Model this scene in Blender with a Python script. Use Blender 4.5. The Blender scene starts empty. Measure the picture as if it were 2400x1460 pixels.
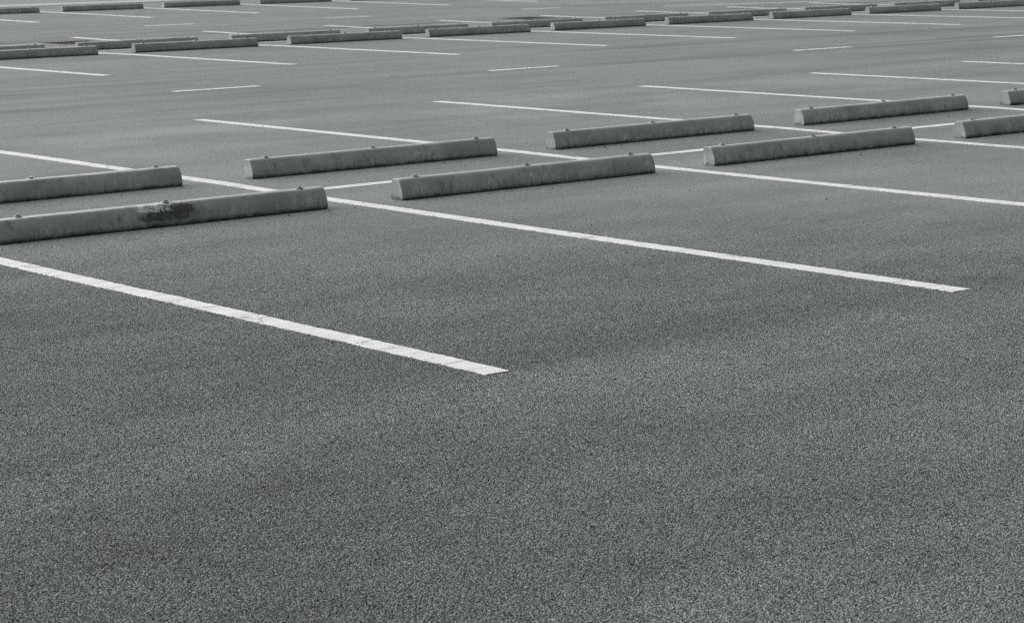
import bpy, bmesh, math, random
from mathutils import Vector, Matrix, noise

# ---------------------------------------------------------------------------
# Parking lot.  Plan coordinates: u runs along the bay lines (larger = nearer
# to the camera), v runs along the rows of bays.  World: x = v, y = -u.
# ---------------------------------------------------------------------------
scene = bpy.context.scene
COL = scene.collection
R = math.radians
random.seed(11)

PITCH = 2.5                       # bay width
ROW = dict(F=-4.252, B=-5.811, F1=-20.652, B1=-22.205, F2=-36.806)
V0 = dict(F=0.0, B=0.0, F1=7.6825, B1=7.6825, F2=15.2077)
STOP_L, STOP_W, STOP_H, STOP_A = 1.9746, 0.116, 0.1208, 0.259
LINE_W = 0.106

KNOTS = [(-900, .035), (-60, .035), (-36.806, .0353), (-32.6, -.0015), (-28.887, -.0028),
         (-26.542, -.0329), (-25.5, -.045), (-24.4, -.042), (-22.205, -.0231), (-20.652, -.002),
         (-16.371, -.0003), (-13.368, .0029), (-10.108, .010), (-5.811, .0115),
         (-5.088, .0050), (-4.252, .0044), (0, 0), (6, 0), (900, 0)]


def gz(u):
    """height of the paving: nearly level, with a shallow drainage valley"""
    for (a, za), (b, zb) in zip(KNOTS, KNOTS[1:]):
        if a <= u <= b:
            return za + (zb - za) * (u - a) / (b - a)
    return 0.0


USTEPS = sorted(set([round(-60 + .25 * i, 4) for i in range(int(72 / .25) + 1)] + [k[0] for k in KNOTS]
                    + [-600, -300, -150, -90, 20, 40, 90, 200, 400]))

# ---------------------------------------------------------------- materials


class NT:
    def __init__(self, name):
        self.m = bpy.data.materials.new(name)
        self.m.use_nodes = True
        self.t = self.m.node_tree
        self.t.nodes.clear()
        self.out = self.n('ShaderNodeOutputMaterial')
        self.b = self.n('ShaderNodeBsdfPrincipled')
        self.t.links.new(self.b.outputs[0], self.out.inputs['Surface'])

    def n(self, typ, **kw):
        nd = self.t.nodes.new(typ)
        for k, v in kw.items():
            setattr(nd, k, v)
        return nd

    def put(self, sock, val):
        if isinstance(val, bpy.types.NodeSocket):
            self.t.links.new(val, sock)
        elif isinstance(val, (tuple, list)) and len(val) == 3 and sock.type == 'RGBA':
            sock.default_value = (*val, 1)
        else:
            sock.default_value = val

    def coords(self, which='Object', scale=(1, 1, 1), loc=(0, 0, 0)):
        tc = self.n('ShaderNodeTexCoord')
        mp = self.n('ShaderNodeMapping')
        self.t.links.new(tc.outputs[which], mp.inputs[0])
        mp.inputs['Scale'].default_value = scale
        mp.inputs['Location'].default_value = loc
        return mp.outputs[0]

    def noise(self, vec, scale, detail=2.0, rough=.5, out='Fac'):
        nd = self.n('ShaderNodeTexNoise')
        self.put(nd.inputs['Vector'], vec)
        nd.inputs['Scale'].default_value = scale
        nd.inputs['Detail'].default_value = detail
        nd.inputs['Roughness'].default_value = rough
        return nd.outputs[out]

    def voro(self, vec, scale, feature='F1', out='Distance', rnd=1.0):
        nd = self.n('ShaderNodeTexVoronoi', feature=feature)
        self.put(nd.inputs['Vector'], vec)
        nd.inputs['Scale'].default_value = scale
        nd.inputs['Randomness'].default_value = rnd
        return nd.outputs[out]

    def ramp(self, fac, a, b, lo=0.0, hi=1.0):
        nd = self.n('ShaderNodeMapRange')
        nd.interpolation_type = 'SMOOTHSTEP'
        self.put(nd.inputs[0], fac)
        for i, v in enumerate((a, b, lo, hi)):
            nd.inputs[1 + i].default_value = v
        return nd.outputs[0]

    def math(self, op, a, b=0.0, clamp=False):
        nd = self.n('ShaderNodeMath', operation=op, use_clamp=clamp)
        self.put(nd.inputs[0], a)
        self.put(nd.inputs[1], b)
        return nd.outputs[0]

    def mix(self, fac, a, b, blend='MIX'):
        nd = self.n('ShaderNodeMix', data_type='RGBA', blend_type=blend)
        self.put(nd.inputs[0], fac)
        self.put(nd.inputs[6], a)
        self.put(nd.inputs[7], b)
        return nd.outputs[2]

    def bump(self, height, strength, dist, normal=None):
        nd = self.n('ShaderNodeBump')
        nd.inputs['Strength'].default_value = strength
        nd.inputs['Distance'].default_value = dist
        self.put(nd.inputs['Height'], height)
        if normal is not None:
            self.put(nd.inputs['Normal'], normal)
        return nd.outputs[0]

    def sep(self, vec):
        nd = self.n('ShaderNodeSeparateXYZ')
        self.put(nd.inputs[0], vec)
        return nd.outputs


def grey(v, t=1.0):
    """neutral with the photograph's very slightly cool cast"""
    return (v * (1 - .088 * t), v, v * (1 + .002 * t))


def asphalt_material():
    k = NT('asphalt')
    p = k.coords(scale=(1, 1, 0))
    relief = k.n('ShaderNodeAttribute', attribute_name='relief').outputs['Fac']
    # aggregate: two sizes of stones in dark binder
    wob = k.n('ShaderNodeVectorMath', operation='MULTIPLY_ADD')
    k.put(wob.inputs[0], k.noise(p, 190, 2, out='Color'))
    wob.inputs[1].default_value = (.004, .004, .004)
    k.put(wob.inputs[2], p)
    pw = wob.outputs[0]
    d1 = k.voro(pw, 208)
    c1 = k.sep(k.voro(pw, 208, out='Color'))
    d2 = k.voro(pw, 340)
    c2 = k.sep(k.voro(pw, 340, out='Color'))
    # stone tones, a few pale quartz ones
    stone = k.mix(k.ramp(c1[0], 0, 1), grey(.058), grey(.315))
    stone = k.mix(k.ramp(c1[1], .978, .992), stone, grey(.50))
    fines = k.mix(c2[0], grey(.050), grey(.235))
    fines = k.mix(k.ramp(c2[1], .990, .999), fines, grey(.45))
    isstone = k.math('MULTIPLY', k.ramp(d1, .62, .42), k.ramp(c1[2], .08, .22))
    base = k.mix(isstone, fines, stone)
    gap = k.ramp(d1, .60, .80)
    base = k.mix(k.math('MULTIPLY', gap, k.math('ADD', k.math('MULTIPLY', relief, .50), .45)), base, grey(.010))  # gap colour weaker off the fine mesh, painting distant asphalt lighter for grazing view
    # pits where a stone has come out
    pit = k.ramp(k.noise(p, 70, 3, .6), .62, .70)
    base = k.mix(k.math('MULTIPLY', pit, .8), base, grey(.02))
    # wear: broad worn and dusty areas, traffic bands along the aisles
    pv = k.coords(scale=(.16, 1, 1))
    big = k.noise(p, .42, 3, .55)
    mid = k.noise(p, 2.3, 4, .6)
    band = k.noise(pv, 1.25, 4, .6)
    tone = k.math('ADD', k.ramp(big, .25, .75, 1.02, 1.22), k.ramp(mid, .28, .72, -.085, .085))
    tone = k.math('ADD', tone, k.ramp(band, .3, .7, -.19, .19))
    yy = k.sep(p)[1]
    ps = k.coords(scale=(.075, 1.7, 0), loc=(3.1, 0, 0))
    track = k.ramp(k.noise(ps, 1.0, 4, .62), .50, .66)
    for yc in (13.4, 29.0):
        lane = k.ramp(k.math('ABSOLUTE', k.math('SUBTRACT', yy, yc)), 3.6, 1.8)
        tone = k.math('SUBTRACT', tone, k.math('MULTIPLY', k.math('MULTIPLY', track, lane), .42))
    dusty = k.math('MULTIPLY', k.ramp(k.math('ABSOLUTE', k.math('SUBTRACT', yy, 8.8)), 1.9, .5), k.ramp(k.noise(p, .8, 3), .44, .62))
    tone = k.math('ADD', tone, k.math('MULTIPLY', dusty, .30))
    joint = k.math('ABSOLUTE', k.math('SUBTRACT', k.math('ADD', yy, k.math('MULTIPLY', k.noise(p, .7, 3), .35)), 25.95))
    joint = k.math('MULTIPLY', k.ramp(joint, .22, .06), k.ramp(k.noise(p, .35, 2), .40, .55))
    tone = k.math('SUBTRACT', tone, k.math('MULTIPLY', joint, .75))
    blotch = k.ramp(k.noise(p, 7.5, 3, .6), .58, .78, 0, -.11)
    tone = k.math('ADD', tone, blotch)
    cmb = k.n('ShaderNodeCombineXYZ')
    for i in range(3):
        k.put(cmb.inputs[i], tone)
    col = k.mix(1.0, base, cmb.outputs[0], 'MULTIPLY')
    # scattered specks: small pits and crumbs of bitumen, bits of pale grit
    sd_, sc_ = k.voro(p, 13), k.sep(k.voro(p, 13, out='Color'))
    col = k.mix(k.math('MULTIPLY', k.math('MULTIPLY', k.ramp(sd_, .13, .08), k.ramp(sc_[0], .55, .56)), .85), col, grey(.018))
    col = k.mix(k.math('MULTIPLY', k.math('MULTIPLY', k.ramp(sd_, .10, .06), k.ramp(sc_[1], .80, .81)), .9), col, grey(.50))
    # oil spots
    oil = k.ramp(k.noise(p, 1.15, 5, .62), .68, .80)
    col = k.mix(k.math('MULTIPLY', oil, .18), col, grey(.03))
    k.put(k.b.inputs['Base Color'], col)
    k.put(k.b.inputs['Roughness'], k.ramp(mid, .2, .8, ROUGH_LO, ROUGH_HI))
    k.b.inputs['Specular IOR Level'].default_value = SPEC
    h = k.math('ADD', k.math('MULTIPLY', k.ramp(d1, .74, .40), H1), k.math('MULTIPLY', k.ramp(d2, .8, .1), H2))
    h = k.math('SUBTRACT', h, k.math('MULTIPLY', pit, HP))
    h = k.math('ADD', h, k.math('MULTIPLY', c1[2], HC))
    bp = k.n('ShaderNodeBump')
    k.put(bp.inputs['Height'], h)
    bp.inputs['Distance'].default_value = RELIEF
    k.put(bp.inputs['Strength'], k.math('MULTIPLY_ADD' if False else 'MULTIPLY', k.math('SUBTRACT', 1.0, relief), BUMP))
    k.put(k.b.inputs['Normal'], bp.outputs[0])
    k.b.inputs['Sheen Weight'].default_value = SHEEN
    k.b.inputs['Sheen Roughness'].default_value = .29
    k.b.inputs['Sheen Tint'].default_value = (.91, 1.0, 1.0, 1)
    return k.m


ROUGH_LO, ROUGH_HI, SPEC, BUMP, SHEEN = .74, .84, .27, .12, .22
H1, H2, HP, HC = .55, .18, .9, .62          # stone domes, fines, pits, stones standing proud
RELIEF = .0054


def concrete_material(name, scraped=False):
    k = NT(name)
    tc = k.n('ShaderNodeTexCoord')
    oi = k.n('ShaderNodeObjectInfo')
    off = k.n('ShaderNodeVectorMath', operation='MULTIPLY_ADD')
    rnd = k.n('ShaderNodeCombineXYZ')
    k.put(rnd.inputs[0], oi.outputs['Random'])
    k.put(rnd.inputs[1], oi.outputs['Random'])
    k.put(off.inputs[0], rnd.outputs[0])
    off.inputs[1].default_value = (37.0, 11.0, 0)
    k.put(off.inputs[2], tc.outputs['Object'])
    p = off.outputs[0]
    st = k.n('ShaderNodeMapping')
    k.put(st.inputs[0], p)
    st.inputs['Scale'].default_value = (1, 1, .16)
    streak = k.noise(st.outputs[0], 62, 4, .65)
    broad = k.noise(p, 4.2, 3, .55)
    fine = k.noise(p, 140, 3, .6)
    z = k.sep(tc.outputs['Object'])[2]
    col = k.mix(k.ramp(broad, .25, .75), grey(.28), grey(.41))
    col = k.mix(k.math('MULTIPLY', k.ramp(fine, .3, .7), .40), col, grey(.24))
    # lime bloom running down the faces in soft streaks
    bl = k.math('MULTIPLY', k.ramp(streak, .40, .68), k.ramp(k.noise(p, 4.5, 5, .65), .40, .62))
    col = k.mix(k.math('MULTIPLY', k.math('MULTIPLY', bl, k.ramp(k.math('ADD', z, k.math('MULTIPLY', k.noise(p, 11, 2), .06)), .128, .084)), .72), col, grey(.74))
    # dark algae runs
    st2 = k.n('ShaderNodeMapping')
    k.put(st2.inputs[0], p)
    st2.inputs['Scale'].default_value = (1, 1, .22)
    st2.inputs['Location'].default_value = (3.3, 1.7, 0)
    run = k.ramp(k.noise(st2.outputs[0], 26, 4, .62), .54, .74)
    col = k.mix(k.math('MULTIPLY', run, .70), col, grey(.14))
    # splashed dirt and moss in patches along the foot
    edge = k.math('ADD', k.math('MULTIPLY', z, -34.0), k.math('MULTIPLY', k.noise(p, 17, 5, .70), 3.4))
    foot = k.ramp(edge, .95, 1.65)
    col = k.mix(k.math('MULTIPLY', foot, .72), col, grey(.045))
    # air-bubble pits
    pits = k.ramp(k.voro(p, 62), .16, .09)
    some = k.ramp(k.noise(p, 20, 1), .52, .58)
    pits = k.math('MULTIPLY', pits, some)
    col = k.mix(k.math('MULTIPLY', pits, .6), col, grey(.06))
    hgt = k.math('ADD', k.math('MULTIPLY', fine, .6), k.math('MULTIPLY', streak, .5))
    hgt = k.math('SUBTRACT', hgt, k.math('MULTIPLY', pits, 1.6))
    if scraped:
        # tyre scrape: spalled patch with black rubber, just right of the middle bolt
        loc = k.n('ShaderNodeMapping')
        k.put(loc.inputs[0], tc.outputs['Object'])
        wv = k.n('ShaderNodeVectorMath', operation='MULTIPLY_ADD')
        k.put(wv.inputs[0], k.noise(tc.outputs['Object'], 19, 4, .65, out='Color'))
        wv.inputs[1].default_value = (.14, .14, .05)
        k.put(wv.inputs[2], tc.outputs['Object'])
        s = k.sep(wv.outputs[0])

        def blob(cx, cz, rx, rz, lo=1.15, hi=.35):
            dx = k.math('DIVIDE', k.math('SUBTRACT', s[0], cx + .07), rx)
            dz = k.math('DIVIDE', k.math('SUBTRACT', s[2], cz + .025), rz)
            r = k.math('SQRT', k.math('ADD', k.math('MULTIPLY', dx, dx), k.math('MULTIPLY', dz, dz)))
            return k.ramp(r, lo, hi)
        halo = blob(.98, .066, .24, .062, 1.0, .6)
        black = k.math('MAXIMUM', blob(1.03, .070, .130, .050), blob(.91, .054, .14, .028))
        pale = k.math('MULTIPLY', blob(.90, .104, .135, .030, 1.0, .75), k.ramp(k.noise(tc.outputs['Object'], 34, 5, .72), .44, .52, .08, 1))
        col = k.mix(k.math('MULTIPLY', halo, .45), col, grey(.10))
        nz = k.noise(tc.outputs['Object'], 44, 5, .72)
        black = k.ramp(k.math('ADD', k.math('MULTIPLY', black, .75), k.math('MULTIPLY', k.math('ADD', k.math('MULTIPLY', nz, .7), k.math('MULTIPLY', streak, .3)), 3.2)), 1.76, 2.16)
        mott = k.ramp(k.noise(tc.outputs['Object'], 60, 4, .65), .36, .60, .72, 1)
        col = k.mix(k.math('MULTIPLY', k.math('MULTIPLY', black, mott), .90), col, grey(.024))
        col = k.mix(k.math('MULTIPLY', pale, .80), col, grey(.76))
        hgt = k.math('SUBTRACT', hgt, k.math('MULTIPLY', black, 1.5))
    k.put(k.b.inputs['Base Color'], col)
    k.put(k.b.inputs['Roughness'], k.ramp(broad, .2, .8, .24, .34))
    k.b.inputs['Specular IOR Level'].default_value = .9
    k.b.inputs['Sheen Weight'].default_value = 1.0
    k.b.inputs['Sheen Roughness'].default_value = .30
    k.put(k.b.inputs['Normal'], k.bump(hgt, .24, .0014))
    return k.m


def paint_material():
    k = NT('road_paint')
    p = k.coords()
    col = k.mix(k.ramp(k.noise(p, 9, 4, .6), .3, .7), grey(.68, .3), grey(.81, .3))
    # stones grinning through and hairline cracks across the strip
    worn = k.math('MULTIPLY', k.ramp(k.voro(p, 150), .30, .14), k.ramp(k.noise(p, 15, 4, .65), .48, .62))
    col = k.mix(k.math('MULTIPLY', worn, .8), col, grey(.12))
    pc = k.coords(scale=(.35, 1, 1))
    wob = k.n('ShaderNodeVectorMath', operation='MULTIPLY_ADD')
    k.put(wob.inputs[0], k.noise(p, 16, 3, .6, out='Color'))
    wob.inputs[1].default_value = (.05, .05, 0)
    k.put(wob.inputs[2], pc)
    cr = k.ramp(k.voro(wob.outputs[0], 7.5, feature='DISTANCE_TO_EDGE'), .030, .012)
    cr = k.math('MULTIPLY', cr, k.ramp(k.noise(p, 5, 2), .47, .55))
    col = k.mix(k.math('MULTIPLY', cr, .55), col, grey(.16))
    k.put(k.b.inputs['Base Color'], col)
    k.b.inputs['Roughness'].default_value = .62
    k.b.inputs['Specular IOR Level'].default_value = .4
    h = k.math('SUBTRACT', k.ramp(k.voro(p, 170), .8, .2), k.math('MULTIPLY', worn, .6))
    k.put(k.b.inputs['Normal'], k.bump(h, .5, .003))
    return k.m


def steel_material():
    k = NT('weathered_steel')
    p = k.coords()
    n_ = k.noise(p, 120, 4, .6)
    k.put(k.b.inputs['Base Color'], k.mix(k.ramp(n_, .35, .65), grey(.50), grey(.24)))
    k.b.inputs['Metallic'].default_value = .35
    k.put(k.b.inputs['Roughness'], k.ramp(n_, .2, .8, .38, .7))
    return k.m


def iron_material():
    k = NT('dark_iron')
    p = k.coords()
    k.put(k.b.inputs['Base Color'], k.mix(k.noise(p, 30, 4), grey(.02), grey(.05)))
    k.b.inputs['Metallic'].default_value = .3
    k.b.inputs['Roughness'].default_value = .75
    return k.m


def pale_concrete_material(name, a, b):
    k = NT(name)
    p = k.coords()
    c = k.mix(k.ramp(k.noise(p, 1.3, 5, .6), .3, .7), grey(a), grey(b))
    c = k.mix(k.math('MULTIPLY', k.ramp(k.noise(p, 80, 3), .4, .7), .3), c, grey(a * .7))
    k.put(k.b.inputs['Base Color'], c)
    k.b.inputs['Roughness'].default_value = .75
    k.put(k.b.inputs['Normal'], k.bump(k.noise(p, 120, 3), .4, .003))
    return k.m


def grit_material():
    k = NT('grit')
    oi = k.n('ShaderNodeNewGeometry')
    r = oi.outputs['Random Per Island']
    c = k.mix(k.ramp(r, .52, .60), grey(.022), grey(.42))
    k.put(k.b.inputs['Base Color'], c)
    k.b.inputs['Roughness'].default_value = .8
    return k.m


M_ASPHALT = asphalt_material()
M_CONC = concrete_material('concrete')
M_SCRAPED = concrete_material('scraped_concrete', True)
M_PAINT = paint_material()
M_STEEL = steel_material()
M_IRON = iron_material()
M_KERB = pale_concrete_material('pale_concrete', .36, .46)
M_FAR = pale_concrete_material('far_paving', .20, .25)
M_GRIT = grit_material()

# ------------------------------------------------------------------ helpers


def mesh_obj(name, verts, faces, mat, parent=None, smooth=False):
    me = bpy.data.meshes.new(name)
    me.from_pydata(verts, [], faces)
    me.materials.append(mat)
    if smooth:
        me.polygons.foreach_set('use_smooth', [True] * len(me.polygons))
    me.update()
    o = bpy.data.objects.new(name, me)
    COL.objects.link(o)
    if parent is not None:
        o.parent = parent
    return o


def tag(o, label, cat, group=None):
    o['label'] = label
    o['category'] = cat
    if group:
        o['group'] = group
    return o


def structure(o, label=None):
    o['kind'] = 'structure'
    if label:
        o['label'] = label
    return o


# ------------------------------------------------------------------- ground
# One sheet out to the horizon.  In the foreground, where single stones can be
# seen, it is finely meshed and its aggregate is real relief.
import numpy as np
from mathutils.geometry import delaunay_2d_cdt
CAM_U, CAM_V, YAW = 5.7939, -4.6847, .6866
VS = [-600, -200, -60, -20, -12] + [-8 + .5 * i for i in range(45)] + [16, 18, 20, 24, 30, 40, 60, 120, 300, 700]
D0, D1, NCOL = 4.1, 12.4, 1800
fx, fy, rx, ry = math.sin(YAW), math.cos(YAW), math.cos(YAW), -math.sin(YAW)
dist = [D0]
while dist[-1] < D1:
    dist.append(dist[-1] + .0019 * (.4 + .6 * dist[-1] / D0))
D1 = dist[-1]
NROW = len(dist)


MARGIN = 1.5


def halfw(d):
    return d * .2335 * 1.03 + .05 + MARGIN


dd = np.array(dist)[:, None]
hw = halfw(dd)
nm = 150
core = np.linspace(-1, 1, NCOL - 2 * nm)[None, :] * (hw - MARGIN)
mg = (np.linspace(0, 1, nm, endpoint=False)[None, :] * MARGIN) * np.ones_like(dd)
side = np.concatenate([-hw + mg, core, (hw - mg)[:, ::-1]], axis=1)
px_ = CAM_V + fx * dd + rx * side
py_ = -CAM_U + fy * dd + ry * side
ku = np.array([k[0] for k in KNOTS], dtype=float)
kz = np.array([k[1] for k in KNOTS], dtype=float)
pz_ = np.interp(-py_, ku, kz)
edge = np.minimum((hw - np.abs(side)) / (MARGIN * .95), 1) * np.minimum((dd - D0) / .15, 1) * np.clip((D1 - dd) / 4.2, 0, 1)
edge = np.clip(edge, 0, 1)
fine = np.stack([px_, py_, pz_], -1).reshape(-1, 3)
# coarse sheet with an opening exactly the size of the fine part
cv2 = [Vector((v, -u)) for u in USTEPS for v in VS]
ring = []


def corner(d, t):
    return (CAM_V + fx * d + rx * t * halfw(d), -CAM_U + fy * d + ry * t * halfw(d))


quad = [corner(D0, -1), corner(D0, 1), corner(D1, 1), corner(D1, -1)]
for a, b in zip(quad, quad[1:] + quad[:1]):
    for i in range(60):
        ring.append(Vector((a[0] + (b[0] - a[0]) * i / 60, a[1] + (b[1] - a[1]) * i / 60)))
n0 = len(cv2)
edges = [(n0 + i, n0 + (i + 1) % len(ring)) for i in range(len(ring))]
cverts, _, cfaces, *_ = delaunay_2d_cdt(cv2 + ring, edges, [], 0, 1e-6)


def in_fine(x, y):
    ax, ay = x - CAM_V, y + CAM_U
    d, t = ax * fx + ay * fy, ax * rx + ay * ry
    return D0 < d < D1 and abs(t) < halfw(d)


cf = []
for f in cfaces:
    x = sum(cverts[i].x for i in f) / len(f)
    y = sum(cverts[i].y for i in f) / len(f)
    if not in_fine(x, y):
        a2 = sum(cverts[f[i]].x * cverts[f[(i + 1) % len(f)]].y - cverts[f[(i + 1) % len(f)]].x * cverts[f[i]].y for i in range(len(f)))
        cf.append(list(f) if a2 > 0 else list(f)[::-1])
coarse = np.array([(c.x, c.y, gz(-c.y)) for c in cverts])
NF = len(fine)
ii = np.arange(NROW - 1)[:, None] * NCOL + np.arange(NCOL - 1)[None, :]
q = np.stack([ii, ii + 1, ii + 1 + NCOL, ii + NCOL], -1).reshape(-1, 4)
ctri = np.array([f for f in cf if len(f) == 3]) + NF
allv = np.concatenate([fine, coarse]).astype(np.float32)
me = bpy.data.meshes.new('ground')
me.vertices.add(len(allv))
me.vertices.foreach_set('co', allv.ravel())
loops = np.concatenate([q.ravel(), ctri.ravel()]).astype(np.int32)
starts = np.concatenate([np.arange(len(q)) * 4, len(q) * 4 + np.arange(len(ctri)) * 3]).astype(np.int32)
me.loops.add(len(loops))
me.loops.foreach_set('vertex_index', loops)
me.polygons.add(len(starts))
me.polygons.foreach_set('loop_start', starts)
me.update(calc_edges=True)
me.polygons.foreach_set('use_smooth', np.zeros(len(starts), dtype=bool))
at = me.attributes.new('relief', 'FLOAT', 'POINT')
at.data.foreach_set('value', np.concatenate([edge.ravel(), np.zeros(len(coarse))]).astype(np.float32))
me.materials.append(M_ASPHALT)
ground = bpy.data.objects.new('ground', me)
COL.objects.link(ground)
structure(ground)

# the relief itself: the same stone pattern as the material, baked into the mesh
gt = bpy.data.node_groups.new('stone_relief', 'GeometryNodeTree')
gt.interface.new_socket('Geometry', in_out='INPUT', socket_type='NodeSocketGeometry')
gt.interface.new_socket('Geometry', in_out='OUTPUT', socket_type='NodeSocketGeometry')


class GN(NT):
    def __init__(self, tree):
        self.t = tree


g = GN(gt)
gi, go = g.n('NodeGroupInput'), g.n('NodeGroupOutput')
pos = g.n('GeometryNodeInputPosition').outputs[0]
fl = g.n('ShaderNodeVectorMath', operation='MULTIPLY')
g.put(fl.inputs[0], pos)
fl.inputs[1].default_value = (1, 1, 0)
p2 = fl.outputs[0]
wb = g.n('ShaderNodeVectorMath', operation='MULTIPLY_ADD')
g.put(wb.inputs[0], g.noise(p2, 190, 2, out='Color'))
wb.inputs[1].default_value = (.004, .004, .004)
g.put(wb.inputs[2], p2)
d1 = g.voro(wb.outputs[0], 208)
c1 = g.sep(g.voro(wb.outputs[0], 208, out='Color'))
d2 = g.voro(wb.outputs[0], 340)
pit = g.ramp(g.noise(p2, 70, 3, .6), .62, .70)
h = g.math('ADD', g.math('MULTIPLY', g.ramp(d1, .74, .40), H1), g.math('MULTIPLY', g.ramp(d2, .8, .1), H2))
h = g.math('SUBTRACT', h, g.math('MULTIPLY', pit, HP))
h = g.math('ADD', h, g.math('MULTIPLY', c1[2], HC))
h = g.math('MULTIPLY', g.math('SUBTRACT', h, 1.0), RELIEF)
na = g.n('GeometryNodeInputNamedAttribute', data_type='FLOAT')
na.inputs['Name'].default_value = 'relief'
h = g.math('MULTIPLY', h, na.outputs['Attribute'])
cz = g.n('ShaderNodeCombineXYZ')
g.put(cz.inputs[2], h)
sp_ = g.n('GeometryNodeSetPosition')
gt.links.new(gi.outputs[0], sp_.inputs['Geometry'])
g.put(sp_.inputs['Offset'], cz.outputs[0])
gt.links.new(sp_.outputs[0], go.inputs[0])
md = ground.modifiers.new('stone_relief', 'NODES')
md.node_group = gt
dg = bpy.context.evaluated_depsgraph_get()
baked = bpy.data.meshes.new_from_object(ground.evaluated_get(dg))
ground.modifiers.clear()
ground.data = baked
baked.name = 'ground'
bpy.data.meshes.remove(me)


def slab(name, u0, u1, v0, v1, h, mat, nu=8):
    """raised flat-topped strip following the paving, with a real edge"""
    vv, ff = [], []
    for i in range(nu + 1):
        u = u0 + (u1 - u0) * i / nu
        b = gz(u)
        for (v, z) in ((v0, b - .05), (v0, b + h), (v1, b + h), (v1, b - .05)):
            vv.append((v, -u, z))
    for i in range(nu):
        a, b = i * 4, i * 4 + 4
        for j in range(3):
            ff.append((a + j, a + j + 1, b + j + 1, b + j))
    ff.append((0, 3, 2, 1))
    e = nu * 4
    ff.append((e, e + 1, e + 2, e + 3))
    return mesh_obj(name, vv, ff, mat)


structure(slab('kerb_strip', -42.9, -41.1, -60, 160, .012, M_KERB))
structure(slab('pavement', -75, -42.9, -90, 220, .006, M_FAR))

# ------------------------------------------------------------ painted lines


def strip(name, path, width, thick, cracks, seed, rough=.0032, step=.02):
    """thermoplastic strip laid along path [(u, v), ...], ragged edges,
    broken across by cracks (distances along it)"""
    rng = random.Random(seed)
    pts = []
    s = 0.0
    nodes = []
    for (a, b) in zip(path, path[1:]):
        nodes.append((s, a))
        s += math.hypot(b[0] - a[0], b[1] - a[1])
    nodes.append((s, path[-1]))

    def at(q):
        for (s0, a), (s1, b) in zip(nodes, nodes[1:]):
            if q <= s1 + 1e-9:
                t = (q - s0) / (s1 - s0)
                return (a[0] + (b[0] - a[0]) * t, a[1] + (b[1] - a[1]) * t, q)
    cuts = [0.0] + sorted(c for c in cracks if .05 < c < s - .05) + [s]
    pieces = []
    for c0, c1_ in zip(cuts, cuts[1:]):
        n = max(1, int((c1_ - c0) / step))
        pieces.append([at(c0 + (c1_ - c0) * i / n) for i in range(n + 1)])
    vv, ff = [], []
    du, dv = path[-1][0] - path[0][0], path[-1][1] - path[0][1]
    L = math.hypot(du, dv)
    du, dv = du / L, dv / L
    nu_, nv_ = -dv, du
    nxt = 0.0
    for pc in pieces:
        base = len(vv)
        skew = [nxt, rng.uniform(-.03, .03)]
        nxt = skew[1]
        side = rng.uniform(-.0015, .0015)
        lift = rng.uniform(-.0004, .0004)
        for i, (u, v, q) in enumerate(pc):
            for sgn in (-1, 1):
                e = width / 2 + rng.uniform(-rough, rough) + .004 * noise.noise(Vector((q * 3.1 + seed, sgn * 7.0, 0)))
                if rng.random() < .03:
                    e -= rng.uniform(.002, .007)
                along = 0.0
                if i == 0:
                    along = .0018 + sgn * skew[0] * .5 if pc is not pieces[0] else sgn * .003
                if i == len(pc) - 1:
                    along = -.0018 + sgn * skew[1] * .5 if pc is not pieces[-1] else sgn * .003
                uu = u + nu_ * (sgn * e + side) + du * along
                vw = v + nv_ * (sgn * e + side) + dv * along
                z = gz(uu)
                th = thick + lift
                vv.append((vw, -uu, z - .004))
                # small bevel to the top
                bu, bv = uu - nu_ * sgn * .0015, vw - nv_ * sgn * .0015
                vv.append((bv, -bu, gz(bu) + th))
        n = len(pc)
        for i in range(n - 1):
            a, b = base + i * 4, base + i * 4 + 4
            ff += [(a, a + 1, b + 1, b), (a + 1, a + 3, b + 3, b + 1), (a + 3, a + 2, b + 2, b + 3)]
        e = base + (n - 1) * 4
        ff += [(base, base + 2, base + 3, base + 1), (e, e + 1, e + 3, e + 2)]
    return mesh_obj(name, vv, ff, M_PAINT)


def random_cracks(L, lo, hi, seed):
    rng = random.Random(seed)
    out, s = [], rng.uniform(lo, hi)
    while s < L:
        out.append(s)
        s += rng.uniform(lo, hi)
    return out


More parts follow.
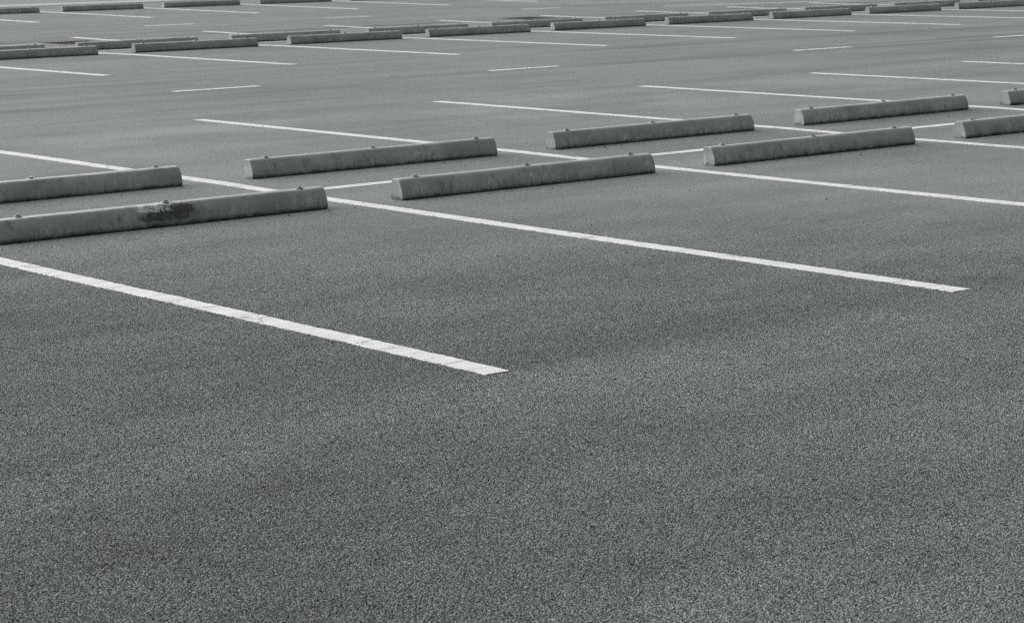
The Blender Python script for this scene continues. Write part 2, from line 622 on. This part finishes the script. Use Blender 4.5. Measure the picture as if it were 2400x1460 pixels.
# bay lines: (row, k, far u, near u, v at far end, v at near end, label)
UF, UN, UF1, UN1, UF2, UN2 = -10.108, 0.0, -26.542, -16.371, -37.8, -32.601
BAY = [
    (0, UF, UN, 0, 0, 'white bay line nearest the camera, below the scraped wheel stop'),
    (1, UF, UN, 0, 0, 'long white bay line between the two nearest wheel stops, ending near the right edge'),
    (2, UF, UN, -.020, .0, 'white bay line starting above the left-of-centre second-row wheel stop, running to the right edge'),
    (3, UF, UN, .013, .005, 'white bay line starting top centre, passing behind the right-of-centre second-row wheel stop'),
    (4, UF, UN, .040, .005, 'white bay line passing behind the right-hand second-row wheel stop with dark bolts'),
    (5, UF, UN, -.006, .0, 'white bay line at the right edge just above the cut-off wheel stop end'),
    (6, UF, UN, -.018, .0, 'short stub of white bay line at the right edge, uppermost of the near bays'),
]
for k, ua, ub, ja, jb, lab in BAY:
    L = ub - ua
    n = int(L)
    path = []
    for i in range(n + 1):
        t = i / n
        u = ua + L * t
        w = .008 * noise.noise(Vector((u * .6, k * 5.3, 1.7)))
        if k == 0:                  # the nearest line bows slightly
            w = -.014 * math.exp(-((u + 3.2) / 1.0) ** 2)
        path.append((u, k * PITCH + ja * (1 - t) + jb * t + w))
    if k == 0:
        cr = [L - c for c in (.10, .245, .42, .62, .80, 1.02, 1.18, 1.46, 1.62, 1.9, 2.14, 2.3, 2.62, 2.78, 3.0, 3.24, 3.5, 3.62, 3.95, 4.3, 4.9)]
    elif k == 1:
        cr = [L - c for c in (.34, .66, 1.4, 1.66, 2.3, 3.1, 3.7, 4.2, 4.9, 5.6, 6.3, 7.5)]
    else:
        cr = random_cracks(L, .5, 1.8, k)
    o = strip('parking_line', path, LINE_W, .0024, cr, k)
    tag(o, lab, 'parking line', 'bay lines of the nearest double row')

ORD = ['leftmost', 'second', 'third', 'fourth', 'fifth', 'sixth', 'seventh', 'eighth', 'ninth', 'tenth']
J1 = [-.06, -.022, .012, .06, .014, .010, -.012, 0, 0, 0]      # hand-laid, slightly uneven
JF1 = [0, 0, 0, -.03, .01, .02, 0, 0, 0, 0]
LAB1 = ['white bay line entering at the left edge below the distant double row',
        'white bay line starting at the leftmost distant front-line wheel stop',
        'white bay line starting after the second distant front-line wheel stop',
        'white bay line starting after the third distant front-line wheel stop',
        'white bay line starting after the fourth distant front-line wheel stop',
        'white bay line starting after the fifth distant front-line wheel stop',
        'white bay line starting after the sixth distant front-line wheel stop',
        'white bay line starting after the seventh distant front-line wheel stop',
        'white bay line starting after the eighth distant front-line wheel stop',
        'faint white bay line behind the last wheel stops at the top right']
for k in range(10):
    vc = V0['F1'] + k * PITCH
    L = UN1 - UF1
    path = [(UF1 + L * i / 12, vc + JF1[k] * (1 - i / 12) + J1[k] * i / 12 + .012 * noise.noise(Vector((i * .55, k * 3.1, 9)))) for i in range(13)]
    o = strip('parking_line', path, .125, .003, random_cracks(L, .8, 2.5, 50 + k), 50 + k, .003, .05)
    tag(o, LAB1[k], 'parking line', 'bay lines of the middle double row')
LAB2 = ['short white bay line at the left edge below the farthest row of wheel stops',
        'faint white bay line just right of the leftmost wheel stop in the farthest row',
        'faint white bay line right of the second wheel stop in the farthest row',
        'faint white bay line right of the third wheel stop in the farthest row',
        'faint white bay line right of the fourth wheel stop in the farthest row',
        'faint short white bay line touching the top edge, right of all farthest wheel stops']
for k in range(6):
    vc = V0['F2'] + k * PITCH
    o = strip('parking_line', [(UF2 + .02 * k * 0, vc), (UN2, vc)], .135, .003, [], 80 + k, .003, .06)
    tag(o, LAB2[k], 'parking line', 'bay lines of the farthest row')

# cross lines between the back-to-back bays
for (u, v0, v1, lab) in ((-5.088, -3.0, 22.0, 'white cross line between the two nearest rows of wheel stops'),
                         (-21.93, 2.0, 44.0, 'white cross line between the two middle rows of wheel stops')):
    n = int((v1 - v0) / 1.0)
    path = [(u + .010 * noise.noise(Vector((i * .5, u, 4))), v0 + (v1 - v0) * i / n) for i in range(n + 1)]
    o = strip('cross_line', path, .105, .0022, random_cracks(v1 - v0, .9, 2.4, int(-u)), 7 + int(-u), .003, .03)
    tag(o, lab, 'cross line')

# aisle dashes
DL = 1.0084
for (u, v, lab) in ((-13.368, 6.6926, 'white aisle dash nearest the left edge, in the aisle beyond the nearest bays'),
                    (-13.368, 10.7626, 'white aisle dash at the middle of the aisle, above the second back-row wheel stop'),
                    (-13.368, 15.7056, 'white aisle dash in the right half of the aisle beyond the nearest bays'),
                    (-13.368, 19.6981, 'white aisle dash cut off by the right edge')):
    o = strip('lane_dash', [(u, v), (u, v + DL)], .125, .003, [], int(v * 7), .003)
    tag(o, lab, 'lane dash', 'dashes along the nearer aisle')
for (u, v, lab) in ((-28.887, 15.3789, 'faint white aisle dash at upper left, above the second middle-row wheel stop'),
                    (-28.887, 19.3061, 'faint white aisle dash at the centre of the far aisle'),
                    (-28.887, 24.18, 'faint white aisle dash just above the dark far drain grate')):
    o = strip('lane_dash', [(u, v), (u, v + DL)], .15, .003, [], int(v * 7), .003)
    tag(o, lab, 'lane dash', 'dashes along the far aisle')
# two long guide lines at the far right end of the far aisle
for path, lab in (([(-30.75, 27.1), (-30.1, 28.8), (-29.5, 30.4), (-29.1, 33.0)], 'upper of two long faint guide lines near the top edge right of centre'),
                  ([(-27.75, 27.1), (-27.45, 28.5), (-26.95, 30.4), (-26.7, 33.0)], 'lower of two long faint guide lines near the top edge right of centre')):
    tag(strip('guide_line', path, .13, .003, [], 97, .003, .05), lab, 'guide line', 'guide lines at the far aisle end')

# --------------------------------------------------------------- wheel stops
# cross-section, s = 0 at the back foot .. 1 at the front foot, z as share of height
PROFILE = [(.07, 0.0), (.07, .042), (.0, .065), (.02, .30), (.05, .60), (.078, .86), (.10, .940), (.135, .972), (.19, .991), (.27, .999), (.38, 1.0),
           (.48, .997), (.56, .989), (.61, .976), (.65, .955), (.685, .925), (.72, .885), (.755, .83), (.79, .77),
           (.825, .71), (.86, .64), (.895, .56), (.93, .46), (.958, .36), (.98, .24), (1.0, .07), (.93, .045), (.93, 0.0)]


def stop_mesh(name, seed, mat, chip=False):
    rng = random.Random(seed)
    n = 90
    xs = [0, .0018, .006] + [STOP_L * i / n for i in range(1, n)] + [STOP_L - .006, STOP_L - .0018, STOP_L]
    m = len(PROFILE)
    vv, ff = [], []
    for ix, x in enumerate(xs):
        endd = min(x, STOP_L - x)
        shrink = .0035 if endd < .001 else (.0012 if endd < .004 else 0)
        for j, (s, zf) in enumerate(PROFILE):
            y = (1 - s) * STOP_W            # back is away from the camera (+y)
            z = zf * STOP_H
            nrm = Vector((0, y - STOP_W * .5, z - STOP_H * .45)).normalized()
            q = Vector((x * 5.0 + seed * 13.1, y * 18, z * 18))
            amp = .0011 if 0 < j < m - 1 else 0
            d = amp * noise.noise(q) + .0009 * noise.noise(q * 5.0) * (1 if amp else 0) - (shrink if zf > .04 else 0)
            if j in (1, 2, m - 3, m - 2):     # ragged foot, bedded unevenly on the paving
                z += .0035 * noise.noise(Vector((x * 22 + seed, j * 3.0, 2)))
            if chip and 12 <= j <= 18 and .75 < x < 1.28:
                w = (1 - ((x - 1.02) / .28) ** 2)
                d -= .004 * max(0, w) * (0.5 + noise.noise(Vector((x * 30, j * 1.3, 5))))
            if ix < 4 and 11 <= j <= 14:
                d -= .002 * abs(noise.noise(Vector((seed * 3.3, j * .8, 3))))
            vv.append((x, y + nrm.y * d, z + nrm.z * d))
    for i in range(len(xs) - 1):
        for j in range(m - 1):
            a = i * m + j
            ff.append((a, a + m, a + m + 1, a + 1))
    ff.append(tuple(range(m)))
    e = (len(xs) - 1) * m
    ff.append(tuple(range(e + m - 1, e - 1, -1)))
    me = bpy.data.meshes.new(name)
    me.from_pydata(vv, [], ff)
    me.materials.append(mat)
    bm = bmesh.new()
    bm.from_mesh(me)
    bmesh.ops.recalc_face_normals(bm, faces=bm.faces)
    caps = [f for f in bm.faces if len(f.verts) > 6]
    for f in bm.faces:
        f.smooth = f not in caps
    bm.to_mesh(me)
    bm.free()
    return me


def bolt_mesh():
    bm = bmesh.new()
    r = bmesh.ops.create_cone(bm, cap_ends=True, segments=6, radius1=.0140, radius2=.0140, depth=.0105)
    bmesh.ops.translate(bm, verts=r['verts'], vec=(0, 0, .0066))
    top = [e for e in bm.edges if all(v.co.z > .0110 for v in e.verts)]
    bmesh.ops.bevel(bm, geom=top, offset=.0022, segments=2, affect='EDGES')
    r = bmesh.ops.create_cone(bm, cap_ends=True, segments=14, radius1=.009, radius2=.009, depth=.03)
    bmesh.ops.translate(bm, verts=r['verts'], vec=(0, 0, -.010))
    me = bpy.data.meshes.new('bolt')
    bm.to_mesh(me)
    bm.free()
    me.materials.append(M_STEEL)
    return me


def washer_mesh():
    bm = bmesh.new()
    bmesh.ops.create_cone(bm, cap_ends=True, segments=24, radius1=.023, radius2=.022, depth=.0036)
    me = bpy.data.meshes.new('washer')
    bm.to_mesh(me)
    bm.free()
    me.materials.append(M_STEEL)
    return me


BOLT, WASHER = bolt_mesh(), washer_mesh()
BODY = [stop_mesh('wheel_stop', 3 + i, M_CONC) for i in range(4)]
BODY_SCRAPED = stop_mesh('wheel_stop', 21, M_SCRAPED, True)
BX = (.147, .987, 1.828)

proto = bpy.data.objects.new('wheel_stop', None)
pb = bpy.data.objects.new('beam', BODY_SCRAPED)
pb.parent = proto
proto_parts = [pb]
for bx in BX:
    b = bpy.data.objects.new('bolt', BOLT)
    b.parent = proto
    b.location = (bx, STOP_W * .63, STOP_H + .0015)
    w = bpy.data.objects.new('washer', WASHER)
    w.parent = b
    w.location = (0, 0, .0008)
    proto_parts.append(b)
for o in [proto] + proto_parts + [c for b in proto_parts for c in b.children]:
    COL.objects.link(o)

# (row, k, shift along row, label)
STOPS = [
    ('F', 0, .006, 'long grey concrete wheel stop with a black scraped patch on its face'),
    ('F', 1, -.004, 'whole concrete wheel stop with pale streaks, just right of the scraped one'),
    ('F', 2, .0, 'whole concrete wheel stop in the front row, nearest the right edge'),
    ('F', 3, .014, 'concrete wheel stop in the nearest row cut off by the right edge'),
    ('B', 0, .012, 'concrete wheel stop cut by the left edge, directly behind the scraped one'),
    ('B', 1, -.010, 'whole concrete wheel stop left of centre in the second row'),
    ('B', 2, -.010, 'whole concrete wheel stop right of centre in the second row'),
    ('B', 3, .006, 'whole concrete wheel stop toward the right in the second row, dark bolts standing proud'),
    ('B', 4, .028, 'small cut-off end of a concrete wheel stop at the right edge, second row'),
]
for k in range(9):
    dv = [-.045, .003, .040, .037, .02, 0, -.035, -.07, -.09][k]
    lab = ('leftmost wheel stop in front of distant double row, at left edge', ) if k == 0 else \
        ('last wheel stop in front of distant double row, at right edge', ) if k == 8 else \
        ('%s wheel stop from left, front of distant double row' % ORD[k],)
    STOPS.append(('F1', k, dv, 'grey concrete ' + lab[0]))
for k in range(10):
    dv = [0, -.02, .035, .045, .025, 0, -.03, -.05, -.07, -.08][k]
    lab = 'leftmost wheel stop, back of distant double row, mostly hidden' if k == 0 else \
        'last wheel stop, back of distant double row, top right corner' if k == 9 else \
        '%s wheel stop from left, back of distant double row' % ORD[k]
    STOPS.append(('B1', k, dv, 'grey concrete ' + lab))
LF2 = ['small dark wheel stop at the left edge of the farthest single row',
       'small dark wheel stop second from left in the farthest single row',
       'small dark wheel stop third from left in the farthest single row',
       'small dark wheel stop touching the top edge, fourth in the farthest single row',
       'sliver of a dark wheel stop cut by the top edge, right end of farthest row']
for k in range(5):
    STOPS.append(('F2', k, [-.02, .0, -.01, .0, .03][k], LF2[k]))
GROUPS = dict(F='wheel stops of the nearest row', B='wheel stops of the second row', F1='wheel stops of the middle front row',
              B1='wheel stops of the middle back row', F2='wheel stops of the farthest row')

rng = random.Random(5)
for n, (row, k, dv, lab) in enumerate(STOPS):
    u = ROW[row]
    v = V0[row] + k * PITCH + STOP_A + dv
    if n == 0:
        root, parts = proto, proto_parts
    else:
        root = proto.copy()
        root.scale = (1, 1, 1)
        COL.objects.link(root)
        parts = []
        for ch in proto_parts:
            c = ch.copy()
            c.parent = root
            COL.objects.link(c)
            parts.append(c)
            for g in ch.children:
                d = g.copy()
                d.parent = c
                COL.objects.link(d)
        parts[0].data = BODY[(n * 3 + n // 4) % 4]
    root.location = (v, -u, gz(u - .05) + .001)
    if n == 0:                      # this one is a little longer than the rest
        root.scale.x = 1.016
        root.location.x -= .031
    root.rotation_euler = (0, 0, R(rng.uniform(-.25, .25)) if row in 'FB' else R(rng.uniform(-.5, .5)))
    tag(root, lab, 'wheel stop', GROUPS[row])
    for c in parts[1:]:
        c.location = (c.location.x + (rng.uniform(-.012, .012) if n else 0), STOP_W * .63 + rng.uniform(-.006, .006), STOP_H + rng.uniform(.0008, .0025))
        c.rotation_euler = (R(rng.uniform(-7, 7)), R(rng.uniform(-6, 6)), R(rng.uniform(0, 60)))

# -------------------------------------------------------------- drain grates


def drain(u, v, half, lab):
    root = bpy.data.objects.new('drain_grate', None)
    COL.objects.link(root)
    z = gz(u)
    root.location = (v, -u, z)
    tag(root, lab, 'drain grate', 'drain grates in the far gutter')
    # concrete collar
    bm = bmesh.new()
    o_, i_ = half + .16, half

    def box(x0, x1, y0, y1, z0, z1):
        vs = [bm.verts.new(c) for c in ((x0, y0, z0), (x1, y0, z0), (x1, y1, z0), (x0, y1, z0), (x0, y0, z1), (x1, y0, z1), (x1, y1, z1), (x0, y1, z1))]
        for f in ((0, 3, 2, 1), (4, 5, 6, 7), (0, 1, 5, 4), (1, 2, 6, 5), (2, 3, 7, 6), (3, 0, 4, 7)):
            bm.faces.new([vs[q] for q in f])

    def done(name, mat):
        nonlocal bm
        me = bpy.data.meshes.new(name)
        bm.to_mesh(me)
        bm.free()
        me.materials.append(mat)
        o = bpy.data.objects.new(name, me)
        o.parent = root
        COL.objects.link(o)
        bm = bmesh.new()
        return o
    # collar is level and proud of the paving it drains
    t = .006
    box(-o_, o_, -o_, -i_, -.06, t)
    box(-o_, o_, i_, o_, -.06, t)
    box(-o_, -i_, -i_, i_, -.06, t)
    box(i_, o_, -i_, i_, -.06, t)
    done('collar', M_FAR)
    box(-i_ + .002, i_ - .002, -i_ + .002, i_ - .002, -.05, .003)  # solid block, its dark colour standing in for the shaded hollow below
    done('pit', M_IRON)
    nb = 13
    for q in range(nb):
        x = -i_ + .03 + (2 * i_ - .06) * q / (nb - 1)
        box(x - .008, x + .008, -i_ + .003, i_ - .003, .004, .008)
    done('grating', M_IRON)
    bm.free()


drain(-25.0, 11.87, .44, 'dark square drain grate in a pale collar, behind distant wheel stops at left')
drain(-25.85, 21.75, .42, 'dark square drain grate above the fifth back-line wheel stop, near the top centre')

# --------------------------------------------------------------- loose grit
rng = random.Random(77)
vv, ff = [], []
for i in range(2600):
    u = rng.uniform(-17, 2.6)
    v = rng.uniform(-3.2, 14)
    if rng.random() < .4:
        u = rng.choice([-4.2, -5.75, -4.2]) + abs(rng.gauss(0, .16))
    s = rng.uniform(.0016, .0046) * (1.7 if rng.random() < .07 else 1)
    b = len(vv)
    a0 = rng.uniform(0, 6.28)
    c = Vector((v, -u, gz(u) + s * .6))
    for (x, y, z) in ((1, 0, 0), (-.5, .85, .1), (-.5, -.85, -.1), (.1, .1, .8), (0, -.1, -.8)):
        ca, sa = math.cos(a0), math.sin(a0)
        vv.append(tuple(c + Vector(((x * ca - y * sa) * s, (x * sa + y * ca) * s * rng.uniform(.7, 1.2), z * s * rng.uniform(.6, 1)))))
    ff += [(b, b + 1, b + 3), (b + 1, b + 2, b + 3), (b + 2, b, b + 3), (b + 1, b, b + 4), (b + 2, b + 1, b + 4), (b, b + 2, b + 4)]
grit = mesh_obj('grit', vv, ff, M_GRIT)
grit['kind'] = 'stuff'
grit['label'] = 'tiny loose stones and dark crumbs scattered over the asphalt'
grit['category'] = 'grit'

# -------------------------------------------------------------------- light
SUN_EL, SUN_AZ = R(42), R(58)          # from the left along the rows, a little ahead of the camera
dirv = Vector((-math.cos(SUN_EL) * math.cos(SUN_AZ), math.cos(SUN_EL) * math.sin(SUN_AZ), math.sin(SUN_EL)))
sd = bpy.data.lights.new('sun', 'SUN')
sd.energy = 5.0
sd.angle = R(110)
sd.color = (1.0, .985, .97)
sun = bpy.data.objects.new('sun', sd)
COL.objects.link(sun)
sun.rotation_euler = dirv.to_track_quat('Z', 'Y').to_euler()
sun.location = dirv * 40

w = bpy.data.worlds.new('World')
scene.world = w
w.use_nodes = True
nt = w.node_tree
nt.nodes.clear()
sky = nt.nodes.new('ShaderNodeTexSky')
sky.sky_type = 'NISHITA'
sky.sun_disc = False
sky.sun_elevation = SUN_EL
# Nishita: rotation 0 puts the sun at +Y, turning clockwise seen from above
sky.sun_rotation = math.atan2(dirv.x, dirv.y)
sky.dust_density = 4.0
sky.air_density = 1.5
hsv = nt.nodes.new('ShaderNodeHueSaturation')
hsv.inputs['Saturation'].default_value = .06
bg = nt.nodes.new('ShaderNodeBackground')
bg.inputs['Strength'].default_value = .05
wo = nt.nodes.new('ShaderNodeOutputWorld')
nt.links.new(sky.outputs[0], hsv.inputs['Color'])
nt.links.new(hsv.outputs[0], bg.inputs['Color'])
nt.links.new(bg.outputs[0], wo.inputs['Surface'])

# ------------------------------------------------------------------- camera
cam = bpy.data.cameras.new('camera')
co = bpy.data.objects.new('camera', cam)
COL.objects.link(co)
scene.camera = co
f_px, pitch, roll, yaw, hc, cu, cv = 5140.5, -.1697, -.0166, .6866, 1.4914, 5.7939, -4.6847
cy, sy, cp, sp = math.cos(yaw), math.sin(yaw), math.cos(pitch), math.sin(pitch)
fwd = Vector((sy * cp, cy * cp, sp))
right = Vector((cy, -sy, 0))
up = right.cross(fwd)
r2 = right * math.cos(roll) + up * math.sin(roll)
u2 = up * math.cos(roll) - right * math.sin(roll)
co.matrix_world = Matrix(((r2.x, u2.x, -fwd.x, cv), (r2.y, u2.y, -fwd.y, -cu), (r2.z, u2.z, -fwd.z, hc), (0, 0, 0, 1)))
cam.sensor_fit = 'HORIZONTAL'
cam.sensor_width = 36
cam.lens = 36 * f_px / 2400
cam.clip_start = .1
cam.clip_end = 3000
cam.dof.use_dof = True
cam.dof.focus_distance = 7.6
cam.dof.aperture_fstop = 14

scene.cycles.use_denoising = False
scene.cycles.pixel_filter_type = 'BLACKMAN_HARRIS'
scene.cycles.filter_width = 1.15
vs_ = scene.view_settings
vs_.view_transform = 'Standard'
vs_.look = 'None'
vs_.exposure = -0.35
vs_.gamma = 1.0
